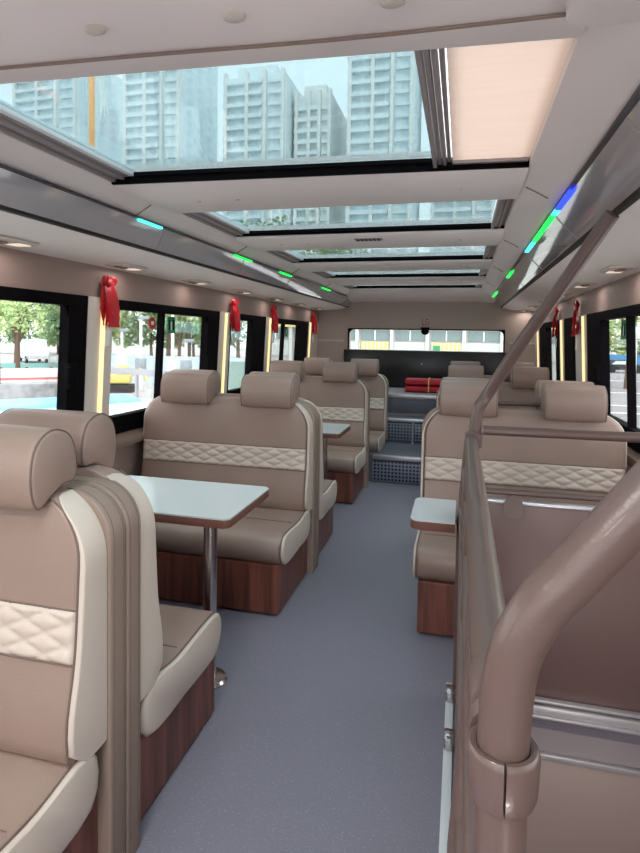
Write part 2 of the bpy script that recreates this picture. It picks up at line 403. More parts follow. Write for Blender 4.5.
duct(-1, 'air_duct', 'long overhead air duct with grey glossy fascia along left side')
duct(1, 'air_duct', 'long overhead air duct with grey glossy fascia along right side')
def fill_lamp(parent, loc, e=DUCT_FILL_W, size=.14):
    ld = bpy.data.lights.new('fill_light', 'AREA'); ld.shape = 'DISK'; ld.size = size; ld.energy = e; ld.color = (1, .92, .87); ld.spread = PI
    lo = bpy.data.objects.new('fill_light', ld); C.objects.link(lo); lo.location = loc; lo.parent = parent
    return lo
def vent_unit(x, y, s, lab):
    t = thing('reading_light_unit', lab, 'vent', (x, y, 1.519), 0, 'reading light and air nozzle units under the ducts')
    bm = loft(bmesh.new(), [rrect(-.055, .055, -.10, .10, (.015,)*4, 0, 4), rrect(-.055, .055, -.10, .10, (.015,)*4, -.006, 4), rrect(-.048, .048, -.093, .093, (.013,)*4, -.009, 4)])
    obj('plate', bm, m_pillar, t)
    for yy in (-.065, -.02):
        n = obj('nozzle', T([(0,yy,-.008),(0,yy,-.015),(0,yy,-.0155),(0,yy,-.011)], [.019,.017,.011,.009], 14), m_shell, t)
    obj('lens', B(-.03, .03, .025, .08, -.0115, -.008, .002), m_lampv, t)
    fill_lamp(t, (0, .05, -.016))  # fill light added below the unit, which is itself unlit
    return t
for k in range(7):
    vent_unit(-1.525, 1.62+.71*k, -1, ['nearest vent unit under the left duct, beside the first window', 'vent unit under left duct above the nearest red ribbon', 'vent unit under left duct above the third window', 'fourth vent unit along the left duct', 'fifth vent unit along the left duct', 'sixth vent unit along the left duct', 'last vent unit on left duct near rear wall'][k])
    if k: vent_unit(.65, 1.99+.71*k, 1, ['', 'nearest vent unit under the right duct, lit amber edge', 'second vent unit along the right duct', 'third vent unit along the right duct', 'fourth vent unit along the right duct', 'fifth vent unit along the right duct', 'last vent unit on right duct near rear wall'][k])

# unseen flat ceiling lamps behind the camera, added as fill light
for x, y, lab in ((-1.0, -1.55, 'added fill lamp at front left, out of view'), (.05, -1.55, 'added fill lamp at front right, out of view'), (-.48, -.2, 'added fill lamp on front cross beam, out of view')):
    t = thing('front_fill_lamp', lab, 'lamp', (x, y, ZC-.006)); obj('frame', B(-.16,.16,-.07,.07,-.012,0,.004), m_pillar, t); obj('lens', B(-.14,.14,-.055,.055,-.016,-.012,.001), m_lampv, t)
    fill_lamp(t, (0,0,-.03), FRONT_FILL_W, .26)

# coloured light strips above the fascia
def led_mat(n, rgb, es=2.0): return mat(n, rgb, .4, emit=rgb, es=es)
m_blue = led_mat('led_blue', (30,50,235), 2.2); m_grn = led_mat('led_green', (20,225,70), 1.6); m_teal = led_mat('led_teal', (70,220,215), 1.3); m_off = mat('led_off', (60,56,64), .3)
def led(s, segs, label):
    r = thing('led_strip', label, 'light strip', (0,0,0))
    x0 = -1.226 if s < 0 else .304
    bm = bmesh.new(); box(bm, x0-.011, x0+.011, -1.5, 6.3, 1.6485, 1.6545)
    obj('channel', bm, m_off, r)
    for a, b, m in segs:
        o = obj('lamp_segment', B(x0-.010, x0+.010, a, b, 1.640, 1.6484, .002), m, r)
        o['label'] = {'led_blue': 'blue glowing segment', 'led_green': 'green glowing segment', 'led_teal': 'teal glowing segment'}[m.name]
led(1, [(1.80,2.05,m_blue), (2.06,2.14,m_teal), (2.15,2.68,m_grn), (2.72,3.0,m_teal), (3.85,4.2,m_grn), (5.5,6.1,m_grn)], 'colour light strip above right duct fascia glowing blue and green')
led(-1, [(1.95,2.12,m_teal), (2.9,3.15,m_grn), (3.7,3.95,m_grn), (4.9,5.2,m_grn)], 'colour light strip above left duct fascia with faint teal spots')

# warm light strips on window pillars, with red ribbons above them
def pillar_light(side, y, lab):
    t = obj('pillar_light', wallbox(bmesh.new(), side, y-.010, y+.010, .72 if side > 0 else .70, 1.36, -.024, -.013), m_lampw)
    tag(t, lab, 'light strip', 'warm strip lights on the window pillars')
for i, y in enumerate((2.30, 3.71, 4.66, 6.0)):
    pillar_light(-1, y, ['warm strip light on left pillar between first two windows', 'warm strip light on second left pillar behind the table', 'warm strip light on third left pillar', 'warm strip light on left rear corner pillar'][i])
for i, y in enumerate((3.90, 4.71, 6.12)):
    pillar_light(1, y, ['warm strip light on nearest right pillar beside big window', 'warm strip light on second right pillar', 'warm strip light on right rear corner pillar'][i])
def make_ribbon():
    t = thing('red_ribbon', 'x', 'ribbon')
    rnd = random.Random(3)
    def band(pts, wd, tw):
        bm = bmesh.new(); P = spline(pts, 6); rows = []
        for i, p in enumerate(P):
            a = tw*i/len(P); a = .5*a+.3*math.sin(i*.5+tw*3)+.35; d = Vector((math.sin(a), math.cos(a), 0)); nrm = Vector((math.cos(a), -math.sin(a), 0))*.0012
            wv = wd*(1+.12*math.sin(i*1.9))
            rows.append([p-d*wv-nrm, p+d*wv-nrm, p+d*wv+nrm, p-d*wv+nrm])
        return loft(bm, rows)
    for i in range(4):
        o = (i-1.5)*.016; dx = .012*(i % 2)
        obj('streamer', band([(.02+i*.005, o*.6, .0), (.026+dx*1.6, o*1.2, -.07), (.024+dx*2.2, o*1.3+.004, -.14), (.026+dx*2.4, o*1.1, -.205-.008*(i%2))], .016, .8*(i-1.5)), m_red, t)
    for sgn in (-1, 1):
        pts = [(.025,0,-.005), (.034,sgn*.022,.026), (.04,sgn*.040,.012), (.034,sgn*.034,-.014), (.027,0,-.008)]
        obj('loop', band(pts, .011, .3), m_red, t)
    bm = bmesh.new(); bmesh.ops.create_icosphere(bm, subdivisions=2, radius=.018)
    for v in bm.verts: v.co = Vector((v.co.x*.9+.03, v.co.y, v.co.z*1.3-.006))
    obj('knot', bm, m_red, t)
    # hammer tag hanging under it
    obj('cord', T([(.03,.0,-.19),(.028,.004,-.225)], .0018, 6), m_white, t)
    obj('tag', B(.024,.030,-.016,.024,-.30,-.225,.002), m_white, t)
    return t
rib = make_ribbon(); rib.location = (-1.645, 2.318, 1.445)
G = 'red ribbons hanging on the pillars'
tag(rib, 'red ribbon bow nearest on the left, hanging beside first window', group=G)
for (x, y, rz, lab) in ((-1.645, 3.82, 0, 'red ribbon on the second left pillar, left of narrow window'), (-1.645, 4.70, 0, 'red ribbon on the third left pillar'), (-1.645, 6.08, 0, 'red ribbon on left rear corner pillar'),
                        (.762, 4.02, PI, 'red ribbon with white tag nearest on the right side'), (.762, 4.86, PI, 'red ribbon with white tag on second right pillar')):
    dup(rib, (x, y, 1.445), rz, lab, G)

# stickers on the glass
def disc(name, side, y, z, r, m, parent, d=.010):
    x = tx(z, side)+(-1 if side < 0 else 1)*d; s = 1 if side < 0 else -1
    return obj(name, T([(x, y, z), (x+s*.002, y, z)], r, 24), m, parent, smooth=False)
def text(name, body, size, m, parent=None, depth=.001):
    cu = bpy.data.curves.new(name, 'FONT'); cu.body = body; cu.size = size; cu.extrude = depth; cu.align_x = 'CENTER'; cu.align_y = 'CENTER'
    o = bpy.data.objects.new(name, cu); C.objects.link(o); cu.materials.append(m)
    dg = bpy.context.evaluated_depsgraph_get(); me = bpy.data.meshes.new_from_object(o.evaluated_get(dg)); bpy.data.objects.remove(o)
    o = bpy.data.objects.new(name, me); C.objects.link(o); o.parent = parent
    if not me.materials: me.materials.append(m)
    return o
def sticker(side, y, z, kind, lab):
    t = thing('window_sticker', lab, 'sticker', (tx(z,side)-(.017 if side > 0 else -.017)*-1, y, z), PI/2 if side < 0 else -PI/2)
    if kind == 'round':
        obj('backing', T([(0,0.001,0),(0,-.001,0)], .034, 24), m_red, t, smooth=False)
        obj('mark', B(-.014,.014,-.0022,-.001,-.010,.010), m_white, t, smooth=False)
    else:
        obj('backing', B(-.045,.045,-.001,.001,-.048,.048), m_green, t, smooth=False)
        for i in range(3): obj('mark', B(-.03+i*.022,-.016+i*.022,-.002,-.001,-.03,.03-.012*(i%2)), m_pillar if i == 1 else m_black, t, smooth=False)
    return t
sticker(-1, 2.79, 1.265, 'round', 'round red sticker on the left sliding window glass')
sticker(-1, 3.00, 1.26, 'sq', 'green square sticker beside round red sticker on left window')
sticker(-1, 5.24, 1.25, 'sq', 'small dark green sticker on the far left window')
sticker(1, 3.10, 1.262, 'sq', 'dark green sticker on the right window glass')
sticker(1, 2.80, 1.262, 'round', 'round red sticker cut by right edge of the photo')

# ------------------------------------------------------------------ steps and rear deck
bm = bmesh.new()
box(bm, XL-.10, XR+.08, 4.62, YB, 0, .222); 
rd = tag(obj('floor_step', bm, m_step, smooth=False), kind='structure'); rd.name = 'floor_rear'
bm = bmesh.new(); box(bm, XL-.10, XR+.08, 5.30, YB, .222, .445); tag(obj('floor_second_step', bm, m_step, smooth=False), kind='structure')
bm = bmesh.new(); box(bm, XL-.10, XR+.08, 5.55, YB, .445, .645); shelf = tag(obj('floor_rear_shelf', bm, m_greyp, smooth=False), kind='structure')
A0, A1 = -.70, -.14
for i, (y, z0, z1) in enumerate(((4.62, 0, .222), (5.30, .222, .445))):
    t = tag(obj('trim_%d' % (6+i), B(A0, A1, y-.012, y, z0+.012, z1-.045, .002), m_grille), kind='structure')
for i, (y, z) in enumerate(((4.62, .222), (5.30, .445), (5.55, .645))):
    bm = B(A0-.6 if i else A0, A1+.6 if i else A1, y-.022, y+.03, z-.028, z+.006, .004)
    tag(obj('trim_%d' % (8+i), bm, m_alu), kind='structure')
tag(obj('step_post', T([(-.42,5.22,.222),(-.42,5.22,.232),(-.42,5.22,.233),(-.42,5.22,.43)], [.022,.022,.011,.011], 12), m_alu), 'short silver post standing in front of second rear step', 'post')
tag(obj('trim_11', B(A0, A1, 5.532, 5.55, .47, .60, .004), m_step), kind='structure')
# black lower panel of the rear
bp = thing('rear_panel', 'wide black glossy panel under the rear window', 'panel', (0,0,0))
obj('board', B(-1.32, .47, YB-.05, YB-.001, .648, 1.068, .008), m_blackp, bp)
obj('screw', T([(-.43,YB-.05,.92),(-.43,YB-.054,.92)], .007, 10), m_alu, bp)
# red bundle on the shelf
t = thing('red_bundle', 'red wrapped bundle tied with gold ribbon on the rear shelf', 'parcel', (-.36, 5.93, .646))
def roll(z):
    bm = bmesh.new(); loops = []
    for x, k in ((-.20,.75), (-.19,.97), (-.1,1), (0,.97), (.1,1), (.19,.97), (.20,.75)):
        loops.append([(x, math.copysign(abs(math.cos(a))**.6, math.cos(a))*.11*k, z+.036+math.copysign(abs(math.sin(a))**.6, math.sin(a))*.036*k) for a in [2*PI*i/20 for i in range(20)]])
    return loft(bm, loops)
obj('roll', roll(0), m_redc, t); obj('roll', roll(.072), m_redc, t)
bm = bmesh.new(); box(bm, .035, .047, -.113, .113, 0, .148, .002); obj('gold_ribbon', bm, m_gold, t)
# camera dome and red sign above the rear window
t = thing('camera_dome', 'small black camera dome above middle of rear window', 'camera', (-.40, YB-.01, 1.295))
bm = bmesh.new(); bmesh.ops.create_uvsphere(bm, u_segments=20, v_segments=12, radius=.045)
for v in bm.verts: v.co.y -= .03; v.co.z = v.co.z*.9-.01
obj('dome', bm, m_black, t); obj('mount', B(-.05,.05,-.06,.008,.018,.034,.006), m_black, t)
t = thing('red_sign', 'tiny red lettered sign on rear wall above the camera dome', 'sign', (-.40, YB-.002, 1.385))
obj('plate', B(-.045,.045,-.002,.0,-.052,.052,.0008), m_rear, t)
o = text('lettering', 'LG', .088, m_red, t); o.rotation_euler = (PI/2,0,0); o.location = (0,-.003,0); o.scale = (.72,1.15,1)

# ------------------------------------------------------------------ benches
ZT = .886
def corner(x, R, zt, z):
    zc = zt-R
    return x if z <= zc else x-R+math.sqrt(max(R*R-(z-zc)**2, 0))
def yface(z):
    t = (z-.33)/(ZT-.33)
    return -.158+.035*t-.018*math.exp(-((z-.43)/.09)**2)
def backrest_rows(xlf, xrf, rad, z0, z1, n=26, inset=0):
    secs = []
    for i in range(n+1):
        t = i/n; z = z0+(z1-z0)*(1-(1-t)**1.6 if t > 0 else 0)
        e = 0
        d0, d1 = z-z0, z1-z
        R = .035
        if d0 < R: e = max(e, R-math.sqrt(max(R*R-(R-d0)**2, 0)))
        if d1 < R: e = max(e, R-math.sqrt(max(R*R-(R-d1)**2, 0)))
        xl, xr = xlf(z), xrf(z)
        wd = xr-xl; rr = tuple(min(r, wd*.45) for r in rad)
        secs.append(rrect(xl, xr, yface(z)+e+inset, -.058, tuple(max(r, .002) for r in rr), z, 5))
    return secs
def make_bench(s, zb=0.0, grp='x'):
    """faces -Y; aisle side at +x when s = 1; z of floor under base = zb"""
    t = thing('bench_seat', 'x', 'seat')
    outer = lambda z: corner(.441, .15, .8855, z)
    main_r = lambda z: corner(.428, .14, ZT, z)
    main_l = lambda z: -corner(.44, .13, ZT, z)
    def fl(bm):
        if s < 0:
            for v in bm.verts: v.co.x = -v.co.x
        return bm
    back = obj('backrest', fl(loft(bmesh.new(), backrest_rows(main_l, main_r, (.03,.012,.01,.01), .325, ZT-.0005))), m_leather, t, angle=50)
    zs = [.325+i*.02 for i in range(28)]
    ztop = max(z for z in [.6+.001*k for k in range(270)] if outer(z)-main_r(z) > .003)
    bol = backrest_rows(lambda z: main_r(z)+.001, outer, (.003,.008,.008,.003), .34, ztop, 22, -.001)
    obj('side_bolster', fl(loft(bmesh.new(), bol)), m_cream, back, angle=50)['label'] = 'cream side bolster'
    pz = [.345+.02*i for i in range(int((ztop-.345)/.02))]+[ztop]
    ppts = [(main_r(z), yface(z)-.001+(.004 if z > .84 else 0), z) for z in pz]
    obj('piping', fl(T(ppts, .0022, 6)), m_pipe, back)
    # piping over the wall-side shoulder
    sp = [(-x, y, z) for x, y, z in [(corner(.434,.13,ZT,z), yface(z)+.012, z) for z in [.66+.01*i for i in range(23)]]]
    obj('piping', fl(T(sp, .0026, 6)), m_pipe_l, back)
    # outer edge piping of the bolster (dark)
    op = [(outer(z)+.0, -.075, z) for z in [.36+.02*i for i in range(24)]]
    # quilted band
    bm = bmesh.new(); nx, nz = 132, 24; zq0, zq1 = .545, .652; xa, xb = -.428, .424; rows = []
    for j in range(nz+1):
        z = zq0+(zq1-zq0)*j/nz; row = []
        for i in range(nx+1):
            x = xa+(xb-xa)*i/nx
            a = x/.090+z/.043; b = x/.090-z/.043
            q = min(abs(math.sin(PI*a/1)), abs(math.sin(PI*b/1)))
            q = q**.5; e = min(1, min(j, nz-j)/1.5, min(i, nx-i)/1.5)
            row.append(bm.verts.new((x, yface(z)+.002-.0075*q*e-.002*e, z)))
        rows.append(row)
    for j in range(nz):
        for i in range(nx): bm.faces.new((rows[j][i], rows[j][i+1], rows[j+1][i+1], rows[j+1][i]))
    rim = rows[0]+[r[-1] for r in rows[1:]]+rows[-1][-2::-1]+[r[0] for r in rows[-2:0:-1]]
    bv = [bm.verts.new((v.co.x, v.co.y+.012, v.co.z)) for v in rim]; n = len(rim)
    for i in range(n): bm.faces.new((rim[i], rim[(i+1)%n], bv[(i+1)%n], bv[i]))
    bm.faces.new(bv)
    obj('quilted_band', fl(bm), m_cream, back, angle=80)['label'] = 'cream diamond-quilted band'
    for z in (zq0, zq1): obj('piping', fl(T([(xa-.004, yface(z)-.001, z), (xb+.004, yface(z)-.001, z)], .0018, 6)), m_pipe, back)
    # stitched shell behind
    sh = bmesh.new(); so = lambda z: corner(.447, .10, .868, z)
    secs = []
    for z in [zb, .02+zb, .3, .6, .75]+[.768+.1*math.sin(PI/2*k/8) for k in range(9)]:
        xo = so(min(z, .8679)); e = 0.012 if z > .866 else 0
        secs.append(rrect(-xo, xo, -.059+e, -.001-e, (.006,)*4, z, 3))
    shell = obj('back_shell', fl(loft(sh, secs)), m_shell, t, angle=50)
    for yy in (-.046, -.012):
        obj('stitching', fl(T([(so(min(z,.8679))+.0004, yy, z) for z in [zb+.05, .3, .6, .75]+[.768+.1*math.sin(PI/2*k/8) for k in range(8)]], .0009, 5)), m_pipe, shell)
    # headrests
    for hx in (.235, -.215):
        prof = cspline([(-.160,.852), (-.176,.880), (-.180,.930), (-.165,.982), (-.120,1.008), (-.068,.992), (-.046,.945), (-.050,.893), (-.09,.887), (-.13,.868)], 4)
        cy, cz = -.115, .93; secs = []
        for x, k in ((-.128,.84), (-.1265,.92), (-.121,.98), (-.110,1.0), (-.05,1.012), (0,1.015), (.05,1.012), (.110,1.0), (.121,.98), (.1265,.92), (.128,.84)):
            secs.append([(hx+x, cy+(p.x-cy)*k, cz+(p.y-cz)*k) for p in [Vector((q.x, q.y)) for q in prof]])
        h = obj('headrest', fl(loft(bmesh.new(), secs)), m_leather, t, angle=60)
        for sx in (-1, 1):
            pp = [(hx+sx*.1235, cy+(q.x-cy)*.965, cz+(q.y-cz)*.965) for q in prof]
            obj('piping', fl(T(pp, .0021, 6, closed=True)), m_pipe, h)
        if zb:
            for px in (-.05, .05): obj('post', fl(T([(hx+px,-.10,.86),(hx+px,-.10,.91)], .008, 8)), m_black, h)
    # seat cushion
    prof = cspline([(-.10,.225), (-.30,.216), (-.47,.214), (-.515,.232), (-.538,.275), (-.528,.322), (-.49,.345), (-.38,.342), (-.25,.336), (-.10,.345)], 4)
    def cush(xs, off=0):
        return loft(bmesh.new(), [[(x, q.x*(1 if k == 1 else 1)+(.0 if k == 1 else (1-k)*.3*(1 if q.x < -.3 else -1)), .28+(q.y-.28)*k+off) for q in prof] for x, k in xs])
    cu = obj('seat_cushion', fl(cush([(-.44,.84), (-.435,.94), (-.42,1), (-.2,1.0), (0,1.03), (.2,1.0), (.412,1), (.427,.97)])), m_leather, t, angle=60)
    ck = obj('side_bolster', fl(cush([(.4275,.96), (.430,.99), (.436,.985), (.440,.95), (.441,.90)])), m_cream, cu, angle=60); ck['label'] = 'cream side bolster'
    pl = [(.4275, q.x-.0, .28+(q.y-.28)*1.0+.0015) for q in prof if q.y > .24 or q.x < -.5]
    pl = sorted([p for p in pl if p[2] > .33], key=lambda p: p[1])
    fr_ = sorted([(.4275, q.x-.001, q.y) for q in prof if q.x < -.49 and q.y <= .335], key=lambda p: p[2])
    obj('piping', fl(T(fr_+pl, .0022, 6)), m_pipe, cu)
    obj('piping', fl(T([(-.42,-.30,.338),(-.37,-.30,.3395),(0,-.30,.346),(.41,-.30,.338)], .0012, 6)), m_pipe, cu)
    # base
    z0 = zb+(.012 if zb == 0 else .0)
    obj('base_box', fl(B(-.41, .418, -.528, -.06, z0, .222, .002) if zb == 0 else B(-.41, .418, -.49, -.06, z0, .33)), m_wood, t, smooth=False)
    if zb == 0:
        obj('plinth', fl(B(-.34, .25, -.47, -.08, 0, .012, .003)), m_greyp, t)
    return t
bA = make_bench(1); bB = make_bench(-1)
def place(src, x, y, rz, lab, grp, used=[]):
    if src not in used: used.append(src); o = src; o.location = (x, y, 0); o.rotation_euler = (0,0,rz)
    else: o = dup(src, (x, y, 0), rz)
    o['label'] = lab; o['group'] = grp
    left = x < -.5
    o.scale = (1, 1, 1)
    if left: o.location.x = x-.02; o.scale = (1.045, 1, 1)      # the left benches reach a little further to the wall
    for c in [c for c in C.objects if c.parent is o and c.name.startswith('headrest')]:
        inner = (sum(v.co.x for v in c.data.vertices) > 0) == (src is bA)
        c.location.x = (.055 if rz and left else 0)+(.028 if left and not rz and not inner else 0)
    return o
LX, RX = -1.15, .27
Gs = 'leather bench seats of the booths'
place(bA, LX, 1.075, 0, 'nearest bench at lower left, facing the camera, cut by photo edge', Gs)
place(bB, LX, 1.076, PI, 'nearest rear-facing bench, back to back with the lower left one', Gs)
place(bA, LX, 2.765, 0, 'left double bench facing camera behind the nearest table', Gs)
place(bB, LX, 2.766, PI, 'rear-facing bench back to back with middle left bench', Gs)
place(bA, LX, 4.455, 0, 'third left bench facing camera behind the second left table', Gs)
place(bB, RX, 2.79, 0, 'wide right bench facing camera, behind the stairwell rails', Gs)
place(bA, RX, 2.791, PI, 'rear-facing right bench hidden behind wide right bench, headrest tops showing', Gs)
place(bB, RX, 4.44, 0, 'second right bench facing camera, farther down the right side', Gs)
bR = make_bench(1, .25); bR.location = (LX+.045, 5.27, 0); bR.scale = (1,1,1.0)
tag(bR, 'rearmost left bench in shade on the raised step', group=Gs)
bR2 = make_bench(-1, .25); bR2.location = (RX, 5.27, 0); tag(bR2, 'rearmost right bench on the raised step, mostly hidden', group=Gs)
for o in (bR, bR2):
    pass

# ------------------------------------------------------------------ tables
def table(x0, x1, y0, y1, aisle, lab, post=True, zt=.62):
    t = thing('table', lab, 'table', (0,0,0), 0, 'booth tables')
    c = .018
    if aisle > 0: P = [(x0,y0),(x1-c,y0),(x1,y0+c*.9),(x1,y1-.02),(x1-.02,y1),(x0,y1)]
    else: P = [(x1,y0),(x1,y1)]+[(x0+.03-.03*math.sin(a), y1-.03+.03*math.cos(a)) for a in [k/6*PI/2 for k in range(7)]]+[(x0+.03-.03*math.cos(a), y0+.03-.03*math.sin(a)) for a in [k/6*PI/2 for k in range(7)]]
    obj('tabletop', prism(P, zt-.004, zt+.001, 0), m_top, t, smooth=False)['label'] = 'pale blue-white laminate surface'
    obj('edge_band', prism([(x, y) for x, y in P], zt-.032, zt-.0042, .003), m_edge, t)['label'] = 'dark brown table edge'
    if post:
        px, py = x1-.125, (y0+y1)/2-.065
        p = obj('post', T([(px,py,.006),(px,py,zt-.034)], .0235, 20), m_chrome, t)
        obj('base_flange', T([(px,py,0),(px,py,.004),(px,py,.012),(px,py,.014),(px,py,.014)], [.062,.062,.055,.03,.024], 24), m_chrome, p)
        obj('top_bracket', B(px-.07,px+.07,py-.05,py+.05,zt-.038,zt-.032), m_alu, p)
    return t
table(-1.64, -.700, 1.625, 2.03, 1, 'nearest table, white top with brown edge on chrome post')
table(-1.64, -.705, 3.30, 3.68, 1, 'second left table, between middle and third left benches')
tr = table(-.148, -.006, 1.80, 2.06, -1, 'small narrow table ledge at right beside the stairwell rail', post=False)
obj('bracket', B(-.03, -.006, 1.85, 1.90, .57, .588, .003), m_chrome, tr)

# ------------------------------------------------------------------ stairwell: lining, barrier, rails
bm = bmesh.new()
box(bm, .028, XR+.12, 1.9, 1.93, -1.9, -.06); box(bm, -.02, .028, -.5, 1.93, -1.9, -.06); box(bm, .028, XR+.12, -.53, -.5, -1.9, -.06)
box(bm, XR+.06, XR+.12, -.5, 1.9, -1.9, -.06); box(bm, -.02, XR+.12, -.53, 1.93, -1.95, -1.9)
tag(obj('wall_stairwell', bm, m_greyp, smooth=False), kind='structure')
for i in range(6):
    tag(obj('floor_stair_tread', B(.028, XR+.06, -.5, .95-.22*i, -1.9+.25*i, -1.65+.25*i, .006), m_step), kind='structure')
t = thing('stairwell_fill_lamp', 'added fill lamp low in the stairwell, out of view', 'lamp', (.42, -.44, -.35)); obj('frame', B(-.14,.14,-.03,-.0,-.07,.07,.006), m_pillar, t); obj('lens', B(-.12,.12,0,.006,-.055,.055,.002), m_lampv, t)
lo = fill_lamp(t, (0,.03,0), 5.0, .22); lo.rotation_euler = (PI/2,0,0)  # unseen lamp, added to brighten the far stairwell wall
# layered trims on the far wall of the stairwell
bm = bmesh.new(); box(bm, .05, XR+.05, 1.872, 1.9, -.004, .030, .003); box(bm, .05, XR+.05, 1.862, 1.875, -.006, .004, .002); box(bm, .05, XR+.05, 1.878, 1.899, .036, .046, .002)
tag(obj('trim_12', bm, m_trimw), kind='structure')
tag(obj('trim_13', B(.03, XR+.05, 1.885, 1.9, -.155, -.135, .003), m_trimw), kind='structure')
tag(obj('trim_14', B(.03, XR+.05, 1.893, 1.9, -.60, -.157, .003), m_lowp), kind='structure')
tag(obj('trim_15', B(-.022, .003, -.45, 1.95, 0, .012, .002), m_seal), kind='structure')

br = thing('stair_barrier', 'tan metal barrier panel running along the stairwell at right', 'barrier', (0,0,0))
bm = bmesh.new(); box(bm, .010, .024, -.4, 1.88, .014, .62, .004)
obj('panel', bm, m_barr, br)
for y in (.66, 1.9): obj('post', T([(.017,y,.0),(.017,y,.60),(.03,y,.80),(.035,y,.86)], .019, 14), m_rail, br)
obj('mid_rail', T([(.017,.42,.64),(.017,1.88,.64)], .012, 12), m_rail, br)
obj('mid_rail', T([(.022,.42,.77),(.022,1.88,.77)], .011, 12), m_rail, br)
for y in (.75, 1.12, 1.5): obj('baluster', T([(.02,y,.60),(.026,y,.885)], .010, 10), m_rail, br)
for y in (1.86, 1.64):
    c = obj('clip', B(-.022, .012, y-.025, y+.025, .012, .05, .006), m_chrome, br)
# top rail along the stairwell
tag(obj('handrail', T([(.035,.46,.90),(.037,1.866,.872)], .0205, 22), m_rail), 'long tan top handrail running beside the aisle from near clamp to far joint', 'handrail')
# diagonal grab poles
def fillet(pts, n=8):
    return spline(pts, n)
far = [(0.046, 1.9, 0.8), (0.047, 1.9, 0.88), (0.057, 1.9, 0.97), (0.069, 1.9, 0.997), (0.093, 1.9, 1.037), (0.174, 1.83, 1.186), (0.27, 1.74, 1.352), (0.353, 1.66, 1.497), (0.376, 1.635, 1.537)]
t = thing('grab_pole', 'farther diagonal tan pole rising from rail joint to the right duct', 'pole', (0,0,0))
obj('tube', T(fillet(far, 5), .0195, 20), m_rail, t)
t2 = obj('collar', T([(.0455,1.9,.845),(.0455,1.9,.85),(.0465,1.9,.893),(.047,1.9,.90)], [.021,.0275,.0275,.021], 22), m_rail, t)
near = [(0.037, 0.43, 0.6), (0.037, 0.43, 0.85), (0.0375, 0.43, 0.9), (0.039, 0.43, 0.932), (0.042, 0.43, 0.959), (0.049, 0.43, 0.983), (0.064, 0.43, 1.011), (0.079, 0.43, 1.029), (0.111, 0.43, 1.071), (0.123, 0.43, 1.087), (0.301, 0.43, 1.321), (0.479, 0.43, 1.556)]
t = thing('grab_pole', 'big blurred tan pole closest to camera at lower right', 'pole', (0,0,0))
obj('tube', T(fillet(near, 6), .019, 28), m_rail, t)
# split clamp at the near joint
cb = bmesh.new()
for a0, a1 in ((-PI/2+.035, PI/2-.0), (PI/2+.0, 1.5*PI-.035)):
    secs = []
    for z, r in ((.858,.0205), (.859,.0235), (.865,.0255), (.88,.0265), (.893,.0268), (.897,.0262), (.899,.0245), (.8985,.0205)):
        ring = [(.0375+r*math.cos(a0+(a1-a0)*k/16), .43+r*math.sin(a0+(a1-a0)*k/16), z) for k in range(17)]
        secs.append(ring)
    ins = [[(.0375+.0195*math.cos(a0+(a1-a0)*k/16), .43+.0232*math.sin(a0+(a1-a0)*k/16), z) for k in range(17)] for z in (.898, .858)]
    secs += ins
    vs = [[cb.verts.new(p) for p in s_] for s_ in secs]
    m_ = len(vs)
    for i in range(m_):
        a, b = vs[i], vs[(i+1)%m_]
        for k in range(16): cb.faces.new((a[k], a[k+1], b[k+1], b[k]))
    cb.faces.new([v[0] for v in vs]); cb.faces.new([v[-1] for v in vs][::-1])
cl = obj('split_clamp', cb, m_rail, t, angle=45)
obj('rail_socket', T([(.0365,.452,.892),(.0355,.47,.896),(.035,.50,.90),(.035,.515,.90)], [.0225,.0235,.0235,.021], 20), m_rail, t)

# cross barrier at the far end of the stairwell
cr = thing('stair_barrier', 'brown cross barrier with two rails in front of wide right bench', 'barrier', (0,0,0))
top = [(.075,1.9,.905),(.45,1.9,.907),(.62,1.9,.907),(.665,1.9,.895),(.69,1.9,.85),(.695,1.9,.75),(.695,1.9,.68)]
obj('top_rail', T(spline(top, 4), .016, 16), m_rail, cr)
obj('mid_rail', T([(.06,1.895,.708),(.70,1.895,.712)], .0105, 16), m_rail, cr)
obj('panel', B(.055, .75, 1.90, 1.915, .034, .672, .003), m_stairp, cr)
obj('panel_cap', B(.055, .75, 1.893, 1.922, .668, .680, .003), m_alu, cr)
for x in (.175, .56):
    bm = T([(x,1.892,.655),(x,1.884,.655)], .032, 20)
    for v in bm.verts:
        if v.co.z > .66: v.co.z = .66+(v.co.z-.66)*1.6
    obj('clip', bm, m_rail, cr)
obj('corner_tube', T([(.06,1.9,.0),(.06,1.9,.69)], .014, 12), m_rail, cr)
# grab tube on the back of the second right bench row
t = thing('grab_rail', 'short tan tube behind the two right headrests', 'handrail', (0,0,0))
obj('tube', T([(.14,2.792,.900),(.375,2.792,.902)], .0125, 14), m_rail, t); obj('end_cap', T([(.375,2.792,.902),(.388,2.792,.902)], [.015,.012], 14), m_black, t)
for x in (.16, .35): obj('mount', T([(x,2.792,.900),(x,2.792,.868)], .008, 10), m_rail, t)

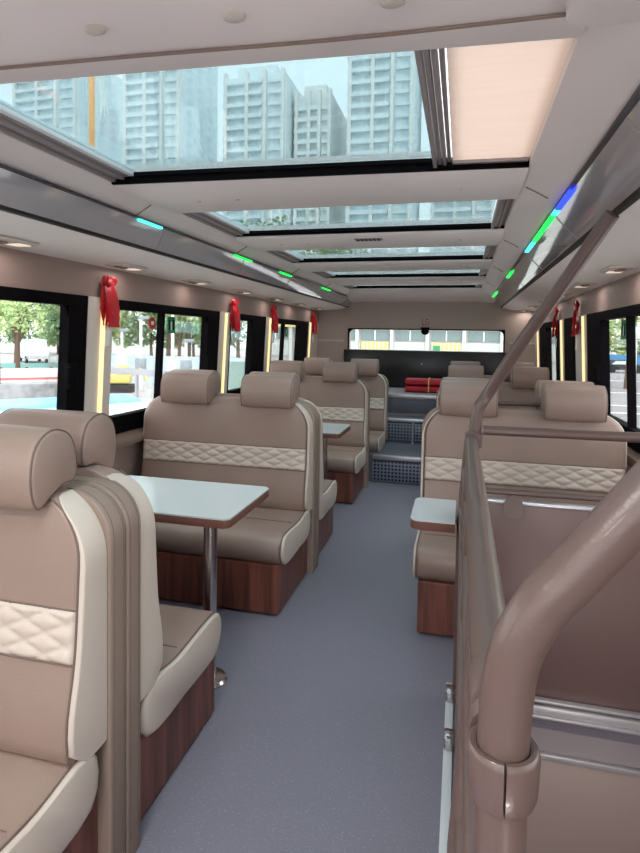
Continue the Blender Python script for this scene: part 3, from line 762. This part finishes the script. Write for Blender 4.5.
# ------------------------------------------------------------------ outside the bus
GZ = -2.3
m_ground = mat('ground', (188,184,183), .85, var=.08, vscale=.4)
m_grass = mat('lawn', (150,186,96), .9, var=.25, vscale=1.5)
m_leafa = mat('leaves_light', (196,208,150), .7, rgb2=(140,168,104), vscale=.9)
m_leafb = mat('leaves_dark', (160,184,138), .7, rgb2=(108,138,98), vscale=.9)
m_trunk = mat('bark', (104,86,72), .9)
m_teal = mat('teal_fence', (138,190,188), .6)
m_pale = mat('pale_barrier', (226,222,222), .6)
m_conc = mat('concrete', (150,150,152), .85, var=.2, vscale=2)
m_bluer = mat('blue_roof', (120,182,222), .5)
m_orange = mat('orange_cone', (236,130,84), .6)
m_yel = mat('yellow', (226,208,120), .6)
m_line = mat('road_paint', (240,240,238), .8)
m_tower = mat('tower_wall_hazed', (232,238,239), .9)  # distance haze is painted into these pale tower colours
m_towerw = mat('tower_glass_hazed', (214,226,231), .7)
m_towerb = mat('tower_beige_hazed', (236,233,229), .9)
m_vanw = mat('van_paint', (232,234,238), .3)
m_tyre = mat('tyre', (40,40,44), .8)
m_bwin = mat('building_glass', (128,144,146), .3)
bm = B(-400, 400, -60, 600, GZ-.2, GZ); tag(obj('floor_ground', bm, m_ground, smooth=False), kind='structure')

def tower(x0, x1, y, h, lab, m, d=24, step=3.1):
    t = thing('tower_block', lab, 'building', ((x0+x1)/2, y, GZ), 0, 'hazy residential towers seen through the roof windows')
    W = x1-x0
    obj('wall', B(-W/2, W/2, 0, d, 0, h, 0), m, t, smooth=False)
    bm = bmesh.new(); z = 24
    while z < h-2: box(bm, -W/2-.7, W*.12, -1.3, 0, z, z+1.1); box(bm, W*.22, W/2-.8, -.7, 0, z, z+.9); z += step
    obj('balcony', bm, m_tower, t, smooth=False)['kind'] = 'stuff'
    bm = bmesh.new(); z = 25.2
    while z < h-3:
        for k in range(5): box(bm, -W*.46+W*.19*k, -W*.46+W*.19*k+W*.11, -.06, .05, z, z+1.7)
        for k in range(3): box(bm, W/2-.05, W/2+.06, 3+7*k, 6+7*k, z, z+1.6)
        z += step
    obj('window_rows', bm, m_towerw, t, smooth=False)['kind'] = 'stuff'
    bm = bmesh.new()
    for fx in (-.5, -.14, .16, .46): box(bm, W*fx-.45, W*fx+.45, -1.5, 0, 10, h+.8)
    obj('fin', bm, m_towerb, t, smooth=False)
    obj('parapet', B(-W*.36, W*.30, 2, d-3, h, h+3.4), m, t, smooth=False)
    return t
tower(-66, -48.5, 150, 76, 'pale stepped tower in the middle of the nearest roof window', m_tower)
tower(-47, -37, 156, 72, 'narrower pale tower right of the stepped tower', m_towerb)
tower(-30.5, -13.5, 150, 100, 'tallest tower at right end of the nearest roof glass', m_tower)
tower(-98, -80, 150, 92, 'pale tower behind the amber street lamp', m_tower)
tower(-146, -122, 160, 96, 'tower in the left corner of the nearest roof window', m_tower)
tower(-9, 8, 165, 92, 'tower hidden mostly behind the roller shade', m_towerb)
for i, (x, y, z) in enumerate(((-44.2, 60, 31.5),)):
    t = thing('street_lamp', 'tall amber lamp column seen through the nearest roof window', 'street lamp', (x, y, GZ))
    obj('column', T([(0,0,0),(.3,0,20),(.6,0,26)], [.45,.35,.3], 10), m_towerb, t)
    obj('amber_panel', B(-.1,.5,-.25,.25,26,34.5,.1), mat('amber', (244,176,112), .5, emit=(250,180,110), es=.35), t)

# trees: crowns of many small leaf quads
def tree_mesh(seed, n, m, hh=5.6, rad=2.5):
    r = random.Random(seed); t = thing('tree', 'x', 'tree')
    bm = bmesh.new()
    blobs = [(r.uniform(-1,1)*rad*.6, r.uniform(-1,1)*rad*.6, hh+r.uniform(-1.2,1.5), r.uniform(.8,1.35)*rad*.5) for _ in range(11)]
    for i in range(n):
        bx, by, bz, br_ = blobs[i % len(blobs)]
        d = Vector((r.gauss(0,1), r.gauss(0,1), r.gauss(0,1))).normalized()*br_*r.uniform(.55,1.05)
        p = Vector((bx, by, bz))+d; a = Vector((r.uniform(-1,1), r.uniform(-1,1), r.uniform(-1,1))).normalized(); b = a.orthogonal().normalized(); s = r.uniform(.09,.17)
        bm.faces.new([bm.verts.new(p+a*s), bm.verts.new(p+b*s*.6), bm.verts.new(p-a*s), bm.verts.new(p-b*s*.6)])
    me = bpy.data.meshes.new('foliage'); bm.to_mesh(me); bm.free(); me.materials.append(m)
    o = bpy.data.objects.new('foliage', me); C.objects.link(o); o.parent = t
    bm = bmesh.new(); tube(bm, [(0,0,0),(.05,0,1.5),(-.05,.05,hh)], [.16,.12,.06], 8)
    for k in range(5):
        bx, by, bz, _ = blobs[k]; tube(bm, [(0,0,1.6+.3*k), (bx*.5, by*.5, (1.8+bz)/2+.3), (bx, by, bz)], [.07,.045,.02], 6)
    obj('trunk', bm, m_trunk, t)
    return t
ta = tree_mesh(1, 2600, m_leafa); tb = tree_mesh(5, 2600, m_leafb)
spots = [(-27,25,1,0,'tree with light green crown far left in the first window'), (-33,36,1.25,1,'darker tree behind white van, left of the window latch'), (-30,31,1,0,'light green tree beside white van'),
         (-28,38,1.1,1,'tree right of the white van at first window edge'), (-21.5,40,1.2,0,'tree behind round red sticker in second window'), (-17,41,1.25,1,'tree behind green square sticker'),
         (-41,34,1.5,1,'tall dark tree behind the light one, first window'), (-46,50,1.6,0,'background tree in the row beyond the car park'), (-38,52,1.6,1,'background tree above the yellow machine'),
         (-30,58,1.8,0,'background tree behind second window divider'), (-21,56,1.8,1,'tree seen in narrow third window'), (-15.5,44,1.4,0,'tree behind fourth window left pane'), (-12,50,1.5,1,'tree behind fourth window right pane'),
         (-52,44,1.7,0,'tree behind white car at left edge of first window'), (-58,58,2.0,1,'background tree far beyond the white van'), (-47,60,2.0,0,'pale background tree above the grey car'),
         (-33,44,1.5,0,'tree between the van and the first pillar'), (-24,46,1.6,1,'tree behind the yellow machine masts'), (-37,66,2.1,1,'distant tree crown above the van roof'),
         (12,46,1.5,1,'tree left in the right window above the blue hoarding'), (20,50,1.7,0,'tree in the right window behind the divider'), (-9,60,1.6,0,'tree beyond the left rear corner')]
first = {}
for x, y, s_, k, lab in spots:
    src = (ta, tb)[k]
    if k not in first: first[k] = 1; o = src; o.location = (x,y,GZ)
    else: o = dup(src, (x,y,GZ), (x*7) % 6)
    o.scale = (s_, s_, s_*(1.05 if k else .95)); o['label'] = lab; o['group'] = 'trees outside the windows'
def bush_tree(seed, n, m):
    r = random.Random(seed); t = thing('tree', 'x', 'tree'); bm = bmesh.new()
    blobs = [(r.uniform(-3.2,3.2), r.uniform(-1.5,1.5), r.uniform(2.6,8.2), r.uniform(1.3,2.1)) for _ in range(16)]
    for i in range(n):
        bx, by, bz, br_ = blobs[i % len(blobs)]
        d = Vector((r.gauss(0,1), r.gauss(0,1), r.gauss(0,1))).normalized()*br_*r.uniform(.7,1.05)
        p = Vector((bx, by, bz))+d; a = Vector((r.uniform(-1,1), r.uniform(-1,1), r.uniform(-1,1))).normalized(); b = a.orthogonal().normalized(); s = r.uniform(.22,.42)
        bm.faces.new([bm.verts.new(p+a*s), bm.verts.new(p+b*s*.7), bm.verts.new(p-a*s), bm.verts.new(p-b*s*.7)])
    me = bpy.data.meshes.new('foliage'); bm.to_mesh(me); bm.free(); me.materials.append(m)
    o = bpy.data.objects.new('foliage', me); C.objects.link(o); o.parent = t
    bm = bmesh.new(); tube(bm, [(0,0,0),(.1,0,2.5),(-.1,.1,6)], [.25,.2,.1], 8)
    for k in range(6):
        bx, by, bz, _ = blobs[k]; tube(bm, [(0,0,2+.3*k), (bx*.5, by*.5, (2+bz)/2+.4), (bx, by, bz)], [.1,.07,.03], 6)
    obj('trunk', bm, m_trunk, t); return t
bush = [bush_tree(11, 2400, m_leafa), bush_tree(12, 2400, m_leafb)]; nb = [0, 0]
for i, x in enumerate(range(-102, -12, 6)):
    k = i % 2; y = 76+((i*37) % 7)+(.12*(x+50) if x > -60 else 0)
    if nb[k]: o = dup(bush[k], (x, y, GZ), .4*i)
    else: o = bush[k]; o.location = (x, y, GZ); nb[k] = 1
    o.scale = (1, 1, 1.05+.12*(i % 3)); tag(o, 'leafy tree in the dense green row far beyond the left windows', group='far row of trees at left')
for i, x in enumerate((24, 30, 36, 42, 48)):
    o = dup(bush[i % 2], (x, 92-i*2.5, GZ), 1.3*i, 'leafy tree in the far row beyond the right windows', 'far row of trees at right'); o.scale = (1,1,.8)
# lawn strips
tag(obj('floor_lawn', B(-30, -6, 40, 58, GZ, GZ+.05), m_grass, smooth=False), kind='structure')
# white van
v = thing('van', 'white van parked under trees seen through first left window', 'van', (-50, 57, GZ), math.radians(-40))
prof = [(-3.4,.5),(-3.5,1.2),(-3.3,2.3),(-2.9,2.75),(1.6,2.75),(2.5,1.75),(3.4,1.45),(3.6,.9),(3.5,.5)]
bm = loft(bmesh.new(), [[(x,-1.1,z) for x,z in prof],[(x,-1.2,z) for x,z in prof],[(x,1.2,z) for x,z in prof],[(x,1.1,z) for x,z in prof]]); obj('body', bm, m_vanw, v, smooth=False)
for x0, x1 in ((-3.1,-2.1),(-1.9,-.9),(-.7,.4)): obj('side_window', B(x0,x1,-1.23,1.23,1.6,2.4,.03), m_towerw, v)
obj('front_side_window', loft(bmesh.new(), [[(.6,y,1.6),(2.2,y,1.6),(1.5,y,2.4),(.6,y,2.4)] for y in (-1.23,1.23)]), m_towerw, v)
for x in (-2.2, 2.3):
    for y in (-1.05, 1.05):
        w_ = obj('wheel', T([(x,y-.13,.42),(x,y+.13,.42)], .42, 20), m_tyre, v); obj('hub_cap', T([(x,y-.145,.42),(x,y+.145,.42)], .22, 14), m_alu, w_)
# parked cars in the second row
m_car = mat('car_grey', (150,160,168), .3)
def car(x, y, rz, m, lab):
    c = thing('car', lab, 'car', (x,y,GZ), rz)
    p = [(-2.2,.35),(-2.25,.8),(-1.7,.95),(-1.2,1.42),(.5,1.45),(1.2,.98),(2.1,.85),(2.2,.4)]
    obj('body', loft(bmesh.new(), [[(a,-.85,b) for a,b in p],[(a,.85,b) for a,b in p]]), m, c, smooth=False)
    obj('cabin_glass', loft(bmesh.new(), [[(a,yy,b) for a,b in ((-1.5,.98),(-1.12,1.36),(.45,1.38),(1.0,.99))] for yy in (-.87,.87)]), m_towerw, c, smooth=False)
    for a in (-1.4,1.4):
        for b in (-.8,.8): obj('wheel', T([(a,b-.1,.32),(a,b+.1,.32)], .32, 16), m_tyre, c)
car(-41, 56, -.6, m_car, 'grey car parked right of the white van'); car(-36, 54, -.5, m_towerw, 'blue-grey car farther right of the white van')
car(-54, 49, 1.0, m_vanw, 'white car at the left edge of first window')
# long barriers, each a run parallel to the road the bus stands on
def run(name, lab, cat, p0, p1, h, th, m, z0=0, extra=None):
    a, b = Vector(p0), Vector(p1); L = (b-a).length; t = thing(name, lab, cat, (a.x, a.y, GZ+z0), math.atan2(b.y-a.y, b.x-a.x))
    obj('panel', B(0, L, -th/2, th/2, 0, h, .01), m, t, smooth=False)
    if extra: extra(t, L)
    return t
def dots(t, L):
    n = int(L/1.6)
    obj('red_band', B(0, L, -.17, .17, .18, .34, .01), mat('barrier_red', (206,120,122), .6), t, smooth=False)
    for i in range(min(n, 40)): obj('red_light', T([(i*1.6+.3,0,.9),(i*1.6+.3,0,1.08)], .11, 10), m_red, t)
run('road_barrier', 'long white road barrier with red band outside first window', 'barrier', (-44,20), (-19,44), 1.0, .3, m_pale, 0, dots)
run('hoarding', 'teal site hoarding behind the white road barrier', 'fence', (-54,26), (-25,52), .85, .1, m_teal)
run('low_wall', 'low grey concrete wall outside first left window', 'wall', (-32,13.2), (-18.6,24.8), 1.0, .4, m_conc)
run('low_wall', 'dark rail line in front of the road barrier', 'rail', (-36,17), (-20.5,31), .28, .3, mat('kerb_grey', (120,118,120), .8))
run('boundary_fence', 'pale green-grey site panel beside green sticker, second window', 'fence', (-14.8,30), (-11.8,31.5), 1.9, .1, mat('panel_green', (150,176,168), .6), .1)
run('boundary_fence', 'light grey-blue site panels behind yellow machine', 'fence', (-25,36), (-13.2,36.5), 2.0, .1, mat('panel_lightblue', (196,210,218), .6), 0)
run('boundary_fence', 'low light blue panel in the narrow third window', 'fence', (-12.6,40), (-9.9,40.5), 1.6, .1, mat('panel_blue', (176,206,222), .6), 0)
# blue canopy roof just below the windows
t = thing('canopy', 'light blue flat canopy roof just outside left windows', 'canopy', (-10.9, 9.6, GZ))
P = [(-6,-7),(2.2,4.4),(1.0,5.4),(-8,-5.5)]
obj('roof', prism(P, 1.55, 1.70, .01), m_bluer, t, smooth=False)
P2 = [(x*.98+.9, y*.98-.5) for x, y in P]
obj('white_fascia', prism([(-6,-7),(2.2,4.4),(2.9,3.9),(-5.3,-7.5)], 1.45, 1.6, .01), m_line, t, smooth=False)
for x, y in ((-5.8,-6.6),(1.9,4.2),(.6,4.8),(-7.4,-5.4)): obj('post', T([(x,y,0),(x,y,1.56)], .06, 10), m_alu, t)
t = thing('traffic_cone', 'orange traffic cone low in the first window corner', 'cone', (-8.0, 9.3, GZ))
obj('base', B(-.4,.4,-.4,.4,0,.12,.02), m_orange, t); obj('cone', T([(0,0,.1),(0,0,1.2)], [.34,.07], 18), m_orange, t)
# yellow machine and white posts in the second window
t = thing('excavator', 'small yellow construction machine seen in second left window', 'machine', (-20.0, 29.9, GZ), .4)
obj('body', B(-1.1,1.0,-.7,.7,.9,1.7,.12), m_yel, t); obj('cab', B(-.3,.8,-.6,.5,1.7,2.6,.1), m_yel, t); obj('track', B(-1.4,1.4,-.9,.9,.0,.8,.2), m_tyre, t)
t.scale = (.62,.62,.62)
obj('boom', T([(.9,0,1.5),(1.9,0,2.3),(2.5,0,1.1)], .15, 8), m_yel, t)
for i, (x, y, h) in enumerate(((-19.9,32,4.6),(-17.1,31,5.2),(-16.2,31,3.2),(-22.6,34,3.8))):
    t = thing('site_post', ['thin white mast above the yellow machine', 'tall white mast left of red round sticker', 'short white mast below red round sticker', 'white mast left of the yellow machine'][i], 'post', (x, y, GZ))
    obj('mast', T([(0,0,0),(0,0,h)], .09, 10), m_line, t); obj('lamp_head', B(-.12,.5,-.12,.12,h-.12,h+.08,.03), m_car, t)
    obj('equipment_box', B(-.3,.3,-.2,.2,1.2,2.0,.03), m_line if i % 2 else m_car, t)
run('guard_rail', 'pale horizontal guard rail crossing second left window', 'rail', (-20,28.5), (-12.5,26), .35, .2, m_alu, 1.25, lambda t, L: [obj('rail_post', B(q*L-.07,q*L+.07,-.07,.07,-1.25,0), m_alu, t) for q in (.02,.34,.66,.98)])
tag(obj('floor_road', B(2.5, 60, 8, 95, GZ, GZ+.02), mat('asphalt', (150,145,147), .9, var=.06, vscale=.5), smooth=False), kind='structure')
# right side: road with painted lines, blue hoarding
for i, (y, x0, x1) in enumerate(((30,4,26),(33.5,4,30),(42,6,34),(55,8,44),(24.5,3,20))):
    t = tag(obj('road_line', B(x0, x1, y, y+.28, GZ+.02, GZ+.032), m_line, smooth=False), None); t['kind'] = 'stuff'; t['label'] = 'white painted line across the road at right'; t['category'] = 'road marking'; t['group'] = 'road lines'
run('hoarding', 'bright blue hoarding across the road in the right window', 'fence', (16,78), (29,76), 1.9, .15, mat('hoarding_blue', (84,140,186), .6))
run('hoarding', 'pale green hoarding right of the window divider', 'fence', (23,70), (44,64), 2.0, .15, m_teal)
car(17.8, 70, .1, m_tyre, 'dark car beside the blue hoarding at right')
t = thing('traffic_light', 'white traffic pole in the right window', 'traffic light', (16.3, 60, GZ)); obj('pole', T([(0,0,0),(0,0,5.2)], .12, 10), m_line, t); obj('lamp_head', B(-.4,.4,-.2,.2,3.8,5.4,.06), m_line, t)
# low building behind the bus
m_bwin2 = mat('building_glass_dark', (96,112,112), .3); m_yel2 = mat('building_yellow', (190,176,108), .6); m_pale2 = mat('building_pale', (172,176,172), .6)
t = thing('long_building', 'cream and grey building seen through the rear window', 'building', (-2.2, 26, GZ))
W2, H2 = 7.4, 6.5
obj('wall', B(-W2, W2, 0, 6, 0, H2), mat('facade', (158,158,154), .8), t, smooth=False)
n = 0
for i in range(-4, 5):
    x = i*1.62-.1
    wn = obj('window', B(x-.66, x+.66, -.05, .02, 3.42, 3.86), m_bwin2, t, smooth=False); obj('mullion', B(x-.02,x+.02,-.07,-.04,3.42,3.86), m_vanw, wn, smooth=False)
    obj('lower_panel', B(x-.66 if i % 2 else x-.8, x+.66 if i % 2 else x+.8, -.06, .02, 2.6, 3.34), m_yel2 if i % 2 else m_pale2, t, smooth=False)
    obj('pilaster', B(x+.70, x+.86, -.14, .02, 0, H2), m_pale2, t, smooth=False)
bm = bmesh.new()
for i in range(74): box(bm, -6.9+i*.185, -6.9+i*.185+.05, -.09, -.05, 2.62, 3.32)
obj('slats', bm, m_pale2, t, smooth=False)
obj('cornice', B(-W2,W2,-.2,.02,3.98,4.2), m_yel2, t, smooth=False)
obj('green_sign', B(.95,1.25,-.12,-.08,2.75,3.2), m_green, t, smooth=False)
